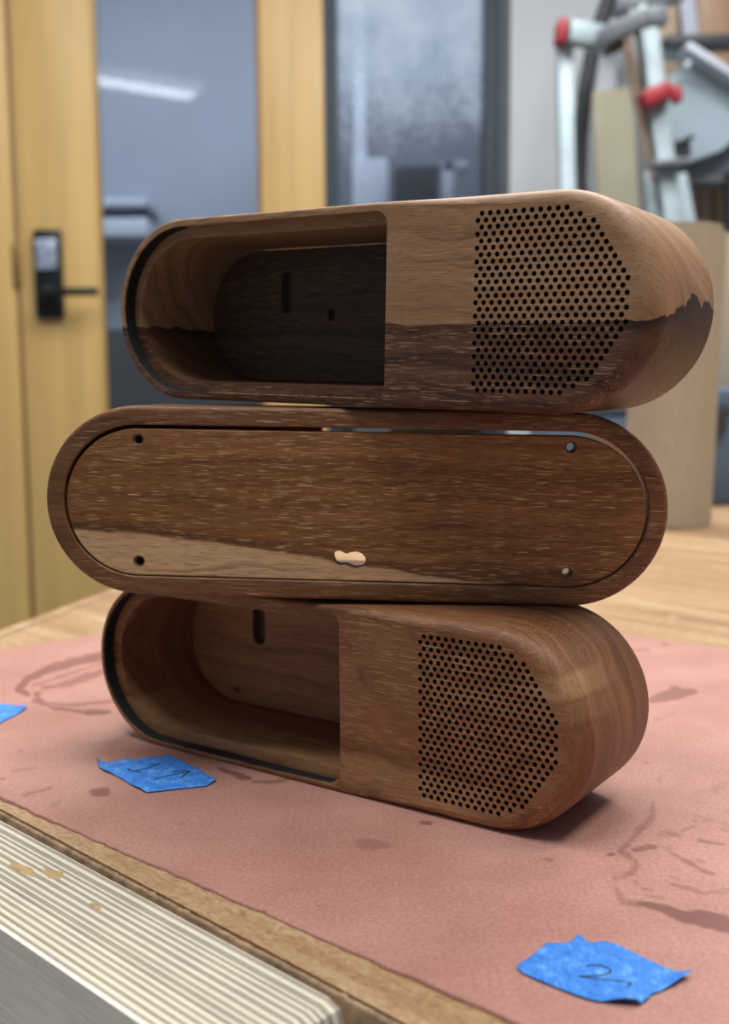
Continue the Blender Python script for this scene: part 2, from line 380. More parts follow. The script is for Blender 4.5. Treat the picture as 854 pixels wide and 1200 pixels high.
# window beside the door: dark frame, clear pane, frosted upper film
w1 = struct(empty('window_1', ((xw0+xw3)/2, YW, zf))); oxw = (xw0+xw3)/2
def wpart(name, x0, x1, z0, z1, m, y0=-.01, y1=.06, bev=.003):
    return span(name, x0-oxw, x1-oxw, y0, y1, z0-zf, z1-zf, m, w1, bev)
wpart('window_frame', xw0, xw1, zf, zt, M['frame_dark'])
wpart('window_frame', xw2, xw2+.035, zf, zt, M['frame_dark'])
wpart('window_frame', xw2+.035, xw3, zf, zt, plain('grey_metal_trim', srgb(66, 74, 82), .6, .1), .0, .06)
wpart('window_sill', xw1, xw2, zf, zf+.12, M['frame_dark'])
wpart('window_head', xw1, xw2, zt-.08, zt, M['frame_dark'])
wpart('pane', xw1, xw2, zf+.12, zt-.08, M['glass'], .02, .026, 0)
f = span('frosted_film', xw1-oxw, xw2-oxw, .016, .0185, 1.50, zt-.08-zf, M['film'], None)
f.parent = w1
# the film texture works in metres above the bench: shift the mesh so its local z is bench height
me = f.data
for v in me.vertices: v.co.z += zf
f.location = (0, 0, -zf)

# corridor seen through the glass
YC = 4.3
struct(span('wall_corridor', -3, 3, YC, YC+.1, zf, 2.2, M['wall_blue']))
cb = on_y(200, 385, YC-.02).z
struct(span('baseboard_corridor', -3, 3, YC-.02, YC, zf, cb, M['dark_wall']))
def at(px, py, Y): return on_y(px, py, Y)
# wall cabinet with a dark shelf slot, seen at left through the door glass
a, b = at(60, 232, 4.05), at(172, 276, 4.05)
cab = empty('wall_cabinet', ((a.x+b.x)/2, 4.17, b.z))
tag(cab, 'pale grey wall cabinet with a dark slot, seen through the door glass', 'cabinet')
hw, hh = (b.x-a.x)/2, (a.z-b.z)
box('lower_panel', (0, 0, hh*.24), (hw*2, .22, hh*.48), M['white'], cab, None, .004)
box('upper_panel', (0, 0, hh*.9), (hw*2, .22, hh*.2), M['white'], cab, None, .004)
box('dark_slot', (0, .03, hh*.64), (hw*1.9, .16, hh*.32), M['machine_dark'], cab)
# grey door panel and white post behind the window
a, b = at(398, 95, 3.9), at(570, 480, 3.9)
o = span('partition_panel', a.x-.1, b.x+.05, 3.9, 3.94, b.z, a.z, M['panel_grey'])
tag(o, 'grey partition panel standing behind the window pane', 'panel')
a, b = at(413, -40, 3.6), at(432, 520, 3.6)
o = empty('white_post', ((a.x+b.x)/2, 3.6, b.z)); tag(o, 'pale white post with a wider foot seen through the window', 'post')
box('shaft', (0, 0, (a.z-b.z)/2), (b.x-a.x, .05, a.z-b.z), M['white'], o, None, .003)
c, d = at(413, 188, 3.58), at(456, 520, 3.58)
box('foot_panel', ((c.x+d.x)/2-(a.x+b.x)/2, -.04, (c.z-b.z)/2), (d.x-c.x, .03, c.z-b.z), M['white'], o, None, .003)
a, b = at(461, 194, 3.5), at(514, 300, 3.5)
o = span('monitor', a.x, b.x, 3.5, 3.54, b.z, a.z, M['machine_dark'], None, .004)
tag(o, 'dark rectangular screen low behind the window', 'screen')
a, b = at(518, 190, 3.5), at(548, 300, 3.5)
o = empty('white_rack', ((a.x+b.x)/2, 3.5, b.z)); tag(o, 'thin white upright rack right of the dark screen', 'rack')
h = a.z-b.z; w = b.x-a.x
box('upright', (-w/2+.02, 0, h/2), (.035, .03, h), M['white'], o, None, .002)
box('top_bar', (0, 0, h-.015), (w, .03, .03), M['white'], o, None, .002)

# ceiling lamps: one is mirrored in the door glass
def fixture(loc, rz, L, label):
    o = empty('ceiling_light', loc, (0, 0, rz))
    box('housing', (0, 0, .03), (L+.06, .16, .05), M['white'], o, None, .004)
    for q in range(3): box('diffuser', (L*(q-1)/3, 0, -.005), (L*.30, .10, .02), M['lamp'], o, None, .004)
    tag(o, label, 'light')
dl, dr = ray(106, 92), ray(226, 112)
def mirrored(d, z):
    t = (z-CAM_Z)/d.z; p = Vector((d.x*t, d.y*t, z)); return Vector((p.x, 2*(YW+.02)-p.y, z))
pl, pr = mirrored(dl, 1.75), mirrored(dr, 1.75)
mid = (pl+pr)/2
fixture(mid, math.atan2(pr.y-pl.y, pr.x-pl.x), (pr-pl).length, 'long tube lamp above and behind the camera, mirrored in the door glass')

# ---------------------------------------------------------------- things against the wall, right
o = empty('dust_hose', at(690, 260, 2.34)); tag(o, 'thick black hose hanging in a curve on the grey wall', 'hose')
hp = [(735, -60), (716, -10), (706, 20), (694, 60), (685, 110), (680, 165), (679, 215), (684, 265), (694, 330), (712, 420), (730, 560), (738, 720), (738, 860), (738, 985)]
base = Vector(o.location)
tube('hose_tube', [at(x, y, 2.34)-base for x, y in hp], .0165, M['hose'], o)

def ext(p0, p1, y): t = (y-p0[1])/(p1[1]-p0[1]); return (p0[0]+(p1[0]-p0[0])*t, y)
o = empty('clamp_stand', at(760, 300, 2.2)); base = Vector(o.location)
tag(o, 'galvanised steel stand with red end cap and red clamp on its leaning post', 'stand')
Yv = 2.2; A = lambda x, y, Y=Yv: at(x, y, Y)-base
up = bar('upright', A(661, 47), A(*ext((661, 47), (668, 420), 1016)), .030, .03, M['steel'], o)
cb_ = bar('crossbar', A(664, 38, 2.17), A(712, 46, 2.19), .040, .04, M['steel'], o)
bar('end_cap', A(651, 38, 2.17), A(663, 39, 2.17), .046, .046, M['red'], o, .005)
bar('head_arm', A(704, 46, 2.16), A(762, 18, 2.12), .03, .04, M['steel_dark'], o)
bar('corner_bracket', A(712, 36, 2.20), A(720, 60, 2.20), .036, .05, M['machine_dark'], o)
post = bar('post', A(757, 26), A(*ext((757, 26), (808, 420), 1016)), .036, .036, M['steel'], o)
bar('post_flange', A(748, 32, 2.21), A(800, 420, 2.21), .012, .03, M['steel_dark'], o)
bar('slim_post', A(730, 32, 2.23), A(766, 210, 2.23), .018, .02, M['board_tan'], o)
bar('post_head', A(755, 12), A(758, 34), .075, .05, M['steel_dark'], o, .004)
bar('eye_bolt', A(752, 6, 2.15), A(754, 34, 2.15), .018, .02, M['steel'], o, .006)
cl = bar('clamp_collar', A(750, 120, 2.17), A(784, 106, 2.17), .032, .06, M['red'], o, .007)
bar('clamp_knob', A(786, 112, 2.10), A(798, 110, 2.10), .034, .03, M['red'], o, .008)
bar('lower_collar', A(762, 194, 2.17), A(800, 190, 2.17), .012, .05, M['steel_dark'], o)
bar('side_leg', A(762, 200, 2.24), A(*ext((762, 200), (782, 420), 1005), 2.24), .026, .03, M['steel'], o)
bar('side_leg', A(795, 205, 2.24), A(*ext((795, 205), (836, 420), 1005), 2.24), .026, .03, M['steel'], o)

a, b = at(700, 108, 2.52), at(738, 420, 2.50)
o = bar('fibreboard_sheet', at(716, 106, 2.52), at(*ext((716, 106), (735, 430), 960), 2.45), .092, .02, M['board_beige'])
tag(o, 'tall beige fibreboard sheet leaning behind the steel post', 'board')
o = bar('grey_pipe', at(711, 30, 2.56), at(704, 300, 2.56), .05, .04, plain('pale_grey_pipe', srgb(190, 194, 206), .5), None, .012)
tag(o, 'pale grey square pipe on the wall right of the black hose', 'pipe')
# cold-saw like machine head at the right edge
o = empty('machine_head', at(850, 300, 2.38)); base = Vector(o.location); A = lambda x, y, Y=2.1: at(x, y, Y+.27)-base
tag(o, 'blue grey machine guard with pale top edge at the right side', 'machine')
def plate(name, pts, Y, th, mat, parent, base):
    bm = bmesh.new(); fr = [bm.verts.new(at(x, y, Y)-base) for x, y in pts]
    f0 = bm.faces.new(fr); r = bmesh.ops.extrude_face_region(bm, geom=[f0])
    for v in r['geom']:
        if isinstance(v, bmesh.types.BMVert): v.co.y += th
    return from_bm(name, bm, mat, parent, 30)
plate('guard_plate', [(782, 92), (818, 66), (870, 100), (875, 150), (845, 176), (800, 192), (786, 150)], 2.37, .06, M['machine'], o, base)
bar('guard_edge', A(800, 58, 2.08), A(872, 104, 2.08), .016, .07, M['white'], o)
bar('blade_cover', A(774, 58, 2.14), A(812, 62, 2.14), .03, .06, M['machine'], o, .008)
bar('top_arm', A(776, 52, 2.12), A(880, 50, 2.12), .022, .06, M['machine_dark'], o)
plate('base_casting', [(792, 190), (850, 160), (885, 150), (885, 212), (796, 214)], 2.43, .08, M['steel_dark'], o, base)
bar('machine_post', A(868, 200, 2.14), A(868, 960, 2.14), .06, .05, M['machine_dark'], o)
bar('lever', A(786, 172, 2.06), A(812, 160, 2.06), .010, .02, M['machine_dark'], o)
bar('knob', A(800, 76, 2.06), A(808, 80, 2.06), .024, .03, M['steel'], o, .008)
bar('bracket', A(784, 178, 2.08), A(806, 176, 2.08), .03, .04, M['machine_dark'], o)
# timber offcuts
offs = [((812, 212), (806, 420), .03, 'board_brown', 'brown timber offcut standing just right of the post foot'),
        ((826, 206), (824, 420), .026, 'board_tan', 'tan timber offcut standing second from the post foot'),
        ((840, 208), (842, 420), .022, 'board_brown', 'brown timber offcut standing third from the post foot'),
        ((854, 200), (859, 420), .022, 'board_tan', 'tan timber offcut standing at the right picture edge'),
        ((770, -40), (776, 60), .08, 'board_tan', 'wide tan board high behind the top of the steel post'),
        ((836, -60), (838, 45), .09, 'board_brown', 'wide brown board high in the top right corner')]
for (p0, p1, w, m, lab) in offs:
    if w > .05: o = bar('timber_offcut', at(*p0, 2.585), at(p1[0], p1[1]+75, 2.585), w, .024, M[m])
    else: o = bar('timber_offcut', at(*p0, 2.56), at(*ext(p0, p1, 945), 2.54), w, .024, M[m])
    tag(o, lab, 'board', 'timber offcuts on the right')
o = bar('white_bar', at(798, -60, 2.562), at(813, 80, 2.562), .034, .018, M['white']); tag(o, 'white upright metal bar between the boards at the top right', 'bar')
o = bar('steel_rail', at(718, 12, 2.42), at(800, -8, 2.42), .03, .04, M['steel_dark']); tag(o, 'dull grey rail fixed high above the steel stand', 'rail')

# ---------------------------------------------------------------- bench
def line_x(p, d, q, e):   # intersection of p+t d and q+s e in the plane
    den = d[0]*e[1]-d[1]*e[0]; t = ((q[0]-p[0])*e[1]-(q[1]-p[1])*e[0])/den
    return Vector((p[0]+d[0]*t, p[1]+d[1]*t))
ZB = -0.0006
pf0, pf1 = on_z(0, 951, ZB), on_z(412, 1171, ZB)       # bench front edge
bl0, bl1 = on_z(0, 737, ZB), on_z(137, 686, ZB)        # bench left edge
fd = (pf1-pf0).xy.normalized(); ld = (bl1-bl0).xy.normalized()
cornerA = line_x(pf0, fd, bl0, ld)
farL = Vector((bl0.x, bl0.y)) + ld*((1.36-bl0.y)/ld[1])
poly = [cornerA, Vector((pf0.x, pf0.y))+fd*1.0, Vector((1.3, -.35)), Vector((1.5, 1.30)), Vector((farL.x, 1.34))]
bench = empty('workbench', (0.2, .6, zf)); tag(bench, 'big wooden workbench with a worn honey coloured top', 'workbench')
def prism(name, poly, z0, z1, mat, parent, off=(0, 0, 0), bev=0.0):
    bm = bmesh.new(); vs = [bm.verts.new((p[0]-off[0], p[1]-off[1], z0-off[2])) for p in poly]
    f0 = bm.faces.new(vs); r = bmesh.ops.extrude_face_region(bm, geom=[f0])
    for v in r['geom']:
        if isinstance(v, bmesh.types.BMVert): v.co.z = z1-off[2]
    if bev: bmesh.ops.bevel(bm, geom=list(bm.edges), offset=bev, segments=2, affect='EDGES')
    return from_bm(name, bm, mat, parent, 30)
BO = (0.2, .6, zf)
prism('bench_top', poly, -.05, ZB, M['bench'], bench, BO, .0012)
for cx, cy in ((-.1, .75), (-.02, 1.2), (1.2, 1.15), (1.1, .0)):
    span('leg', cx-.04-BO[0], cx+.04-BO[0], cy-.04-BO[1], cy+.04-BO[1], 0, -.05-zf, M['bench_dark'], bench, .003)
# raised pale lipping along the far left edge
nl = Vector((ld[1], -ld[0]))
q0 = Vector((bl0.x, bl0.y)) - ld*.05
prism('edge_lipping', [q0+nl*.012, q0+nl*.0135, farL+nl*.0135, farL+nl*.012], ZB-.001, ZB+.0004, M['edge_worn'], bench, BO)
# chipped pale strip along the front edge
nf = Vector((-fd[1], fd[0]))
e0 = Vector((pf0.x, pf0.y)) - fd*.12
bm = bmesh.new(); k = 220; rows = []
for i in range(k+1):
    p = e0 + fd*(.34*i/k); j = random.uniform(-.0002, .0003) + (.0008 if random.random() < .05 else 0); z = random.uniform(-.0001, .0001)
    rows.append([bm.verts.new((p.x-BO[0]+nf.x*s, p.y-BO[1]+nf.y*s, zz-zf)) for s, zz in ((-.0010, -.02), (-.0011+j*.2, -.0010+z), (-.0007, ZB+.0001), (-.0001+j*.7, ZB+.00015+z*.2), (.0001+j*.7, ZB-.0004))])
for i in range(k):
    for q in range(4): bm.faces.new((rows[i][q], rows[i+1][q], rows[i+1][q+1], rows[i][q+1]))
from_bm('chipped_edge_strip', bm, M['edge_worn'], bench, 50)

# ---------------------------------------------------------------- plywood block (vise jaw), built ply by ply
ZP = -0.0008
a0, a1 = on_z(0, 962, ZP), on_z(408, 1182, ZP)
b0 = on_z(0, 1092, ZP); b1 = on_z(150, 1200, ZP)
pd = (a1-a0).xy.normalized(); pn = Vector((pd[1], -pd[0]))
width = (Vector((b0.x, b0.y))-Vector((a0.x, a0.y))).dot(pn)
blk = empty('plywood_block', (a0.x, a0.y, -.12)); blk.rotation_euler = (0, 0, math.atan2(pd[1], pd[0]))
tag(blk, 'thick striped plywood block along the front edge of the bench, plies showing on top', 'block')
Lr = (Vector((a1.x, a1.y))-Vector((a0.x, a0.y))).length
npl = 31; cuts = [random.uniform(.7, 1.3) for _ in range(npl)]; cuts = [c*width/sum(cuts) for c in cuts]; yc = 0.0
for i in range(npl):
    x0, x1 = -.22, Lr - (.0018 if i in (0, npl-1) else random.uniform(0, .0005))
    y1 = -yc-.00004; yc += cuts[i]; y0 = -yc+.00004
    dz = random.uniform(-.00012, .00012) - (.0006 if i == 0 else 0)
    bm = bmesh.new()
    vs = []
    prof = [(x0, 0), (x1-.0005, 0), (x1, 0), (x1, .12-.004), (x1-.0012, .12-.001), (x1-.004, .12), (x0, .12)]
    for yy in (y0, y1): vs.append([bm.verts.new((px, yy, pz+(dz if pz > .1 else 0))) for px, pz in prof])
    bm.faces.new(vs[0]); bm.faces.new(vs[1][::-1])
    for k in range(7): bm.faces.new((vs[0][k], vs[0][(k+1) % 7], vs[1][(k+1) % 7], vs[1][k]))
    from_bm('ply', bm, M['ply_face'] if i == npl-1 else M['ply_light' if i % 2 == 0 else 'ply_dark'], blk, 30)

# two dried glue marks on the plies
inv = Matrix.Rotation(-blk.rotation_euler.z, 4, 'Z') @ Matrix.Translation(-blk.location)
M['glue'] = plain('dried_yellow_glue', srgb(178, 152, 108), .45, 0, .15, 300)
for gx, gy, ga, gb in ((26, 1018, .0062, .0016), (62, 1024, .0042, .0020), (112, 1062, .0022, .0009)):
    c = inv @ on_z(gx, gy, 0); bm = bmesh.new(); n = 18; rr = []
    for sc_, zz in ((1.0, .12), (.8, .12022), (.3, .12028)):
        rr.append([bm.verts.new((c.x+math.cos(2*math.pi*k/n)*ga*sc_*(1+.25*math.sin(k*2.3)), c.y+math.sin(2*math.pi*k/n)*gb*sc_*(1+.25*math.cos(k*1.7)), zz)) for k in range(n)])
    for a, b in zip(rr, rr[1:]):
        for k in range(n): bm.faces.new((a[k], a[(k+1) % n], b[(k+1) % n], b[k]))
    bm.faces.new(rr[-1]); from_bm('glue_mark', bm, M['glue'], blk, 60)

# ---------------------------------------------------------------- rosin paper
def l2(p): return Vector((p[0], p[1]))
f0, f1 = on_z(0, 935), on_z(607, 1200)
k0, k1 = on_z(0, 762), on_z(123, 742)
r0, r1 = on_z(737, 744), on_z(854, 761)
fdir = (f1-f0).xy.normalized(); kd = (k1-k0).xy.normalized(); rd = (r1-r0).xy.normalized()
cL = line_x(f0, fdir, k0, kd); cK = line_x(k0, kd, r0, rd)
cR = cK + rd*.56; cF = cL + fdir*.55
NU, NV = 620, 560
U, V = np.meshgrid(np.linspace(0, 1, NU), np.linspace(0, 1, NV), indexing='ij')
def lerp2(k): return ((1-U)*(1-V)*cL[k] + U*(1-V)*cF[k] + (1-U)*V*cK[k] + U*V*cR[k])
X, Y = lerp2(0), lerp2(1)
rng = np.random.RandomState(3)
jit = np.interp(np.arange(NU), np.arange(0, NU, 4), rng.normal(0, .00022, len(range(0, NU, 4))))
X[:, 0] += jit*fdir[1]; Y[:, 0] -= jit*fdir[0]
Z = np.zeros_like(X); edge = np.exp(-V*300/1.5)
Z += edge*.0006*(.6+.4*np.sin(U*40))
# pixels of every paper point (as the marks were traced), then marks as an attribute
c_, s_ = math.cos(PITCH), math.sin(PITCH); cr_, sr_ = math.cos(ROLL), math.sin(ROLL)
dep = Y*c_ + CAM_Z*s_; uu = Y*s_ - CAM_Z*c_
dep = np.maximum(dep, .02)
qx, qy = F_PX*X/dep, -F_PX*uu/dep
PXX, PYY = 427+qx*cr_-qy*sr_, 600+qx*sr_+qy*cr_
def vnoise(sc, seed):
    r = np.random.RandomState(seed); n = 64; t = r.rand(n, n)
    a, b = X*sc+100, Y*sc+100
    ia, ib = np.floor(a).astype(int), np.floor(b).astype(int); fa, fb = a-ia, b-ib
    fa = fa*fa*(3-2*fa); fb = fb*fb*(3-2*fb)
    T = lambda i, j: t[i % n, j % n]
    return (T(ia, ib)*(1-fa)+T(ia+1, ib)*fa)*(1-fb)+(T(ia, ib+1)*(1-fa)+T(ia+1, ib+1)*fa)*fb
nz1, nz2 = vnoise(220, 1), vnoise(600, 2)
NZ = (nz1*.6+nz2*.4-.5)
mark = np.zeros_like(X)
def stroke(pts, ws, k=.7, rag=1.0):
    global mark
    if not isinstance(ws, (list, tuple)): ws = [ws]*len(pts)
    best = np.full(X.shape, -1e9)
    for i in range(len(pts)-1):
        (x0, y0), (x1, y1) = pts[i], pts[i+1]; dx, dy = x1-x0, y1-y0
        t = np.clip(((PXX-x0)*dx+(PYY-y0)*dy)/(dx*dx+dy*dy+1e-9), 0, 1)
        d = np.hypot(PXX-x0-t*dx, PYY-y0-t*dy); w = ws[i]*(1-t)+ws[i+1]*t
        best = np.maximum(best, (w*.58+.3-d)/1.6 + NZ*w*.7*rag)
    mark = np.maximum(mark, np.clip(best+.5, 0, 1)*k)
stroke([(150, 762), (125, 768), (90, 775), (55, 785), (32, 796), (21, 808), (33, 814)], [9, 9, 8, 8, 6, 6, 4], .75, .5)
stroke([(140, 781), (105, 792), (72, 802), (50, 807)], [7, 7, 5, 4], .55)
stroke([(118, 778), (80, 790), (40, 803)], 3, .4)
stroke([(45, 813), (42, 820), (60, 829), (95, 834), (120, 835)], [7, 8, 4, 3, 3], .7)
stroke([(46, 823), (80, 827), (140, 821)], 2.6, .55)
stroke([(103, 835), (128, 834)], [6, 3], .8, .3)
stroke([(110, 929), (124, 928)], [8, 9], .75, .25)
stroke([(27, 933), (60, 923)], [2.5, 3.5], .5); stroke([(14, 904), (40, 900)], [3, 2], .3)
stroke([(58, 945), (70, 940)], 3, .25)
stroke([(258, 901), (275, 908), (292, 912)], [3, 5, 3], .8); stroke([(296, 916), (318, 917), (344, 912)], [2, 3.5, 2], .6)
stroke([(425, 990), (452, 992)], [12, 8], .35, .6); stroke([(494, 964), (504, 964.5)], [4, 4], .8, .3)
stroke([(640, 1007), (646, 1008)], [2.5, 2], .5); stroke([(714, 1001.5), (719, 1001)], [3, 2], .9, .2)
stroke([(720, 1022), (721, 1040), (729, 1056), (748, 1060)], [3, 4, 5, 4], .5)
stroke([(748, 1058), (775, 1064), (800, 1074), (826, 1078), (860, 1085)], [4, 7, 13, 20, 15], .85, .4)
stroke([(736, 990), (728, 997), (746, 1010), (742, 1022), (728, 1028)], [6, 7, 5, 6, 4], .55)
stroke([(742, 996), (766, 993)], [5, 8], .65); stroke([(765, 940), (764, 958), (752, 970), (738, 986)], [2, 7, 6, 3], .55)
stroke([(772, 915), (776, 908)], 2.5, .35)
stroke([(784, 998), (806, 1010), (822, 1020), (836, 1025)], [2.5, 3.5, 4, 5], .6)
stroke([(786, 977), (795, 979)], 4, .5); stroke([(800, 972), (814, 968)], [5, 2], .55)
stroke([(819, 984), (830, 987), (852, 990)], [5, 4, 2], .6)
stroke([(785, 1036), (806, 1041), (822, 1046), (850, 1046)], [2, 3, 5, 3], .45)
stroke([(742, 1032), (754, 1042), (766, 1043)], [3, 3, 2], .4)
stroke([(758, 1050), (776, 1052)], 3, .35); stroke([(838, 924), (852, 918)], [6, 4], .25)
stroke([(815, 956), (835, 962)], 3, .3); stroke([(742, 762), (760, 761)], 3, .35); stroke([(776, 755), (782, 756)], 2, .4)
stroke([(764, 820), (790, 812), (814, 810)], [7, 13, 5], .7, .4); stroke([(768, 844), (790, 836)], 2, .3)
for _ in range(26):
    x, y = random.uniform(0, 854), random.uniform(760, 1180); L = random.uniform(1, 6)
    stroke([(x, y), (x+L, y+random.uniform(-1, 1))], random.uniform(1, 2.2), random.uniform(.2, .6))
for _ in range(18):
    x, y = random.uniform(770, 854), random.uniform(930, 1050); L = random.uniform(4, 14)
    stroke([(x, y), (x+L, y+L*.3)], random.uniform(1.5, 3.0), random.uniform(.15, .4))
soft = np.clip(vnoise(38, 9)-.5, 0, 1)*.5
mark = np.clip(mark + soft*.35, 0, 1)
me = bpy.data.meshes.new('rosin_paper')
co = np.stack([X, Y, Z], -1).reshape(-1, 3)
idx = np.arange(NU*NV).reshape(NU, NV)
quads = np.stack([idx[:-1, :-1], idx[1:, :-1], idx[1:, 1:], idx[:-1, 1:]], -1).reshape(-1, 4)
bi = np.concatenate([idx[:, 0], idx[-1, 1:], idx[-2::-1, -1], idx[0, -2:0:-1]])
low = co[bi].copy(); low[:, 2] = -.00055; nb = len(bi); lo_i = np.arange(nb) + len(co)
skirt = np.stack([bi, lo_i, np.roll(lo_i, -1), np.roll(bi, -1)], -1)
co = np.concatenate([co, low]); quads = np.concatenate([quads, skirt]); mark = np.concatenate([mark.reshape(-1), np.zeros(nb)])
me.from_pydata(co.tolist(), [], quads.tolist())
at_ = me.attributes.new('mark', 'FLOAT', 'POINT'); at_.data.foreach_set('value', mark.reshape(-1).astype(np.float32))
me.polygons.foreach_set('use_smooth', [True]*len(me.polygons))
paper = link('rosin_paper', me, M['paper'])
tag(paper, 'pinkish red rosin paper sheet with dark smears lying on the workbench', 'paper')

# ---------------------------------------------------------------- blue tape with handwriting
def ribbon(strokes, w, z, mat, parent, base):
    bm = bmesh.new()
    for pts in strokes:
        P = [on_z(x, y)-base for x, y in pts]
        # smooth the polyline a little
        Q = []
        for i in range(len(P)-1):
            for t in (0, .25, .5, .75): Q.append(P[i].lerp(P[i+1], t))
        Q.append(P[-1]); rows = []
        for i, p in enumerate(Q):
            t = (Q[min(i+1, len(Q)-1)]-Q[max(0, i-1)]); t.z = 0; t.normalize()
            n = Vector((-t.y, t.x, 0)); e = w*(.6 if i in (0, len(Q)-1) else random.uniform(.85, 1.1))
            rows.append([bm.verts.new((p.x+n.x*s*e, p.y+n.y*s*e, z+dz)) for s, dz in ((-1, 0), (-1, .00003), (1, .00003), (1, 0))])
        for i in range(len(rows)-1):
            for k in range(4): bm.faces.new((rows[i][k], rows[i+1][k], rows[i+1][(k+1) % 4], rows[i][(k+1) % 4]))
        bm.faces.new(rows[0]); bm.faces.new(rows[-1])
    return from_bm('handwritten_mark', bm, mat, parent)
def tape(pts, label, strokes=None, lifts=(), w=.0003):
    P = [on_z(x, y) for x, y in pts]; c = sum(P, Vector())/len(P)
    o = empty('tape_piece', (c.x, c.y, 0.0003)); tag(o, label, 'tape', 'blue tape pieces on the paper')
    base = Vector((c.x, c.y, 0))
    n = len(P); lift = [0]*n
    for i, h in lifts: lift[i] = h
    bm = bmesh.new(); rings = []
    for s in (1.0, .93, .6):
        rings.append([bm.verts.new(((p.x-c.x)*s, (p.y-c.y)*s, .0001+lift[i]*(1 if s == 1 else .35 if s == .93 else 0)+(random.uniform(0, .00012) if s == 1 else 0))) for i, p in enumerate(P)])
    for a, b in zip(rings, rings[1:]):
        for k in range(n): bm.faces.new((a[k], a[(k+1) % n], b[(k+1) % n], b[k]))
    bm.faces.new(rings[-1])
    bmesh.ops.recalc_face_normals(bm, faces=bm.faces)
    t = from_bm('tape_film', bm, M['tape'], o, 60)
    m = t.modifiers.new('thickness', 'SOLIDIFY'); m.thickness = .00014; m.offset = 0
    if strokes: ribbon(strokes, w, .00021, M['ink'], o, base)
    return o
tape([(113, 894), (117, 896.5), (136, 893), (150, 890.5), (154, 892), (160, 892.5), (166, 889.5), (169, 889), (191.5, 888.5), (194, 886), (199, 886), (203.5, 888), (219.5, 896), (237.5, 905), (245, 911), (254, 916), (243, 922), (225, 924), (207.5, 926), (171.7, 930), (162, 925), (153.7, 921), (143, 914), (132, 908), (123, 905), (117, 901)],
     'blue masking tape beside the lowest case, marked with a one and an arrow',
     [[(148.8, 901.8), (153, 904.6), (157.7, 905.8), (165.7, 907.4)], [(158, 905.5), (172, 902), (187.6, 896.8)], [(187.6, 896.8), (175, 897.8)],
      [(179.6, 915.4), (200, 910), (223.4, 905.4)], [(223.4, 905.4), (212, 905), (201.5, 906)], [(223.4, 905.4), (217, 909), (211.5, 914)]],
     [(0, .0012), (9, .0005), (15, .0006), (24, .0005), (20, .0004)])
tape([(604.8, 1135), (610, 1130), (617, 1126), (620, 1123.6), (623.7, 1121.7), (632, 1114), (641, 1107), (650, 1107.5), (660, 1107), (667, 1106), (672, 1103), (676, 1100), (684, 1101), (687, 1105.5), (695, 1107), (705.8, 1104.8), (720, 1108), (730, 1112.3), (747, 1121), (765, 1129.8), (780, 1136.5), (794.7, 1141.4), (810.8, 1146), (800, 1151), (789.3, 1156.8), (775, 1163), (762.4, 1167.5), (760, 1171), (757, 1174.3), (751, 1178.5), (746.2, 1179.8), (733, 1179), (719, 1177.5), (705, 1176), (692.3, 1174), (677, 1169), (662.7, 1163.5), (646, 1157), (630.4, 1150.6), (618, 1145), (608.9, 1139.8)],
     'blue masking tape near the lower right corner, marked with a two',
     [[(685.6, 1135.2), (693.7, 1133.3), (702, 1133.6), (708.5, 1135.4), (714, 1138), (715.8, 1140.6), (711, 1144.4), (700, 1146), (677.5, 1146.8), (690, 1148.5), (697.7, 1149.5), (724.7, 1152.2), (736, 1153.6), (739.5, 1155.4), (735, 1158)]],
     [(22, .0014), (23, .0010), (24, .0006), (28, .0003), (30, .0012), (31, .0014), (32, .0008), (11, .0006)], .00022)
tape([(-28, 823), (0, 826), (20, 828), (32.3, 830.2), (27, 834), (21, 837.6), (10, 843), (0, 848.5), (-10, 851), (-34, 850)],
     'small blue masking tape corner at the left edge, left of the ring stain', None, [(3, .0008), (4, .0004)])

# ---------------------------------------------------------------- kraft paper roll and blue case behind
rb = on_z(793, 620, ZB); Rr = .0385
roll = empty('kraft_paper_roll', (rb.x, rb.y+Rr, ZB)); tag(roll, 'upright roll of brown kraft paper standing on the bench behind the cases', 'paper roll')
Hr = on_y(800, 268, rb.y+Rr).z - ZB
def shell(name, r0, r1, h, mat, parent, turns=1.0, a0=0.0, z0=0.0):
    bm = bmesh.new(); n = 72; rows = []
    for i in range(n+1):
        a = a0+2*math.pi*turns*i/n; q = r0 + (.0015*i/n)
        rows.append([bm.verts.new((math.cos(a)*r, math.sin(a)*r, z)) for r, z in ((q, z0), (q, z0+h), (r1, z0+h), (r1, z0))])
    for i in range(n):
        for k in range(4): bm.faces.new((rows[i][k], rows[i+1][k], rows[i+1][(k+1) % 4], rows[i][(k+1) % 4]))
    bm.faces.new(rows[0]); bm.faces.new(rows[-1])
    return from_bm(name, bm, mat, parent, 40)
shell('paper_layers', Rr-.0012, .022, Hr, M['kraft'], roll, 1.0, math.radians(200))
shell('cardboard_core', .022, .019, Hr-.001, plain('grey_cardboard_core', srgb(150, 130, 104), .8), roll, 1.0, 0, .0005)
shell('loose_sheet', Rr+.0018, Rr+.0013, Hr*.98, M['kraft'], roll, .55, math.radians(172))
roll.rotation_euler = (0, math.radians(1.6), 0)
roll.location.z += Rr*math.sin(math.radians(1.6))
c0, c1 = on_y(640, 486, 1.16), on_y(960, 590, 1.16)
case = empty('tool_case', ((c0.x+c1.x)/2, 1.16, ZB)); tag(case, 'slate blue tool case on the bench behind the paper roll', 'case')
wc = c1.x-c0.x; hc = on_y(850, 452, 1.16).z
box('case_body', (0, .06, hc*.38), (wc, .12, hc*.76), M['blue_case'], case, None, .006)
box('case_lid', (0, .06, hc*.88), (wc, .12, hc*.22), M['blue_case'], case, None, .006)
box('latch', (wc*.1, -.004, hc*.74), (.03, .008, .03), M['machine_dark'], case, None, .002)
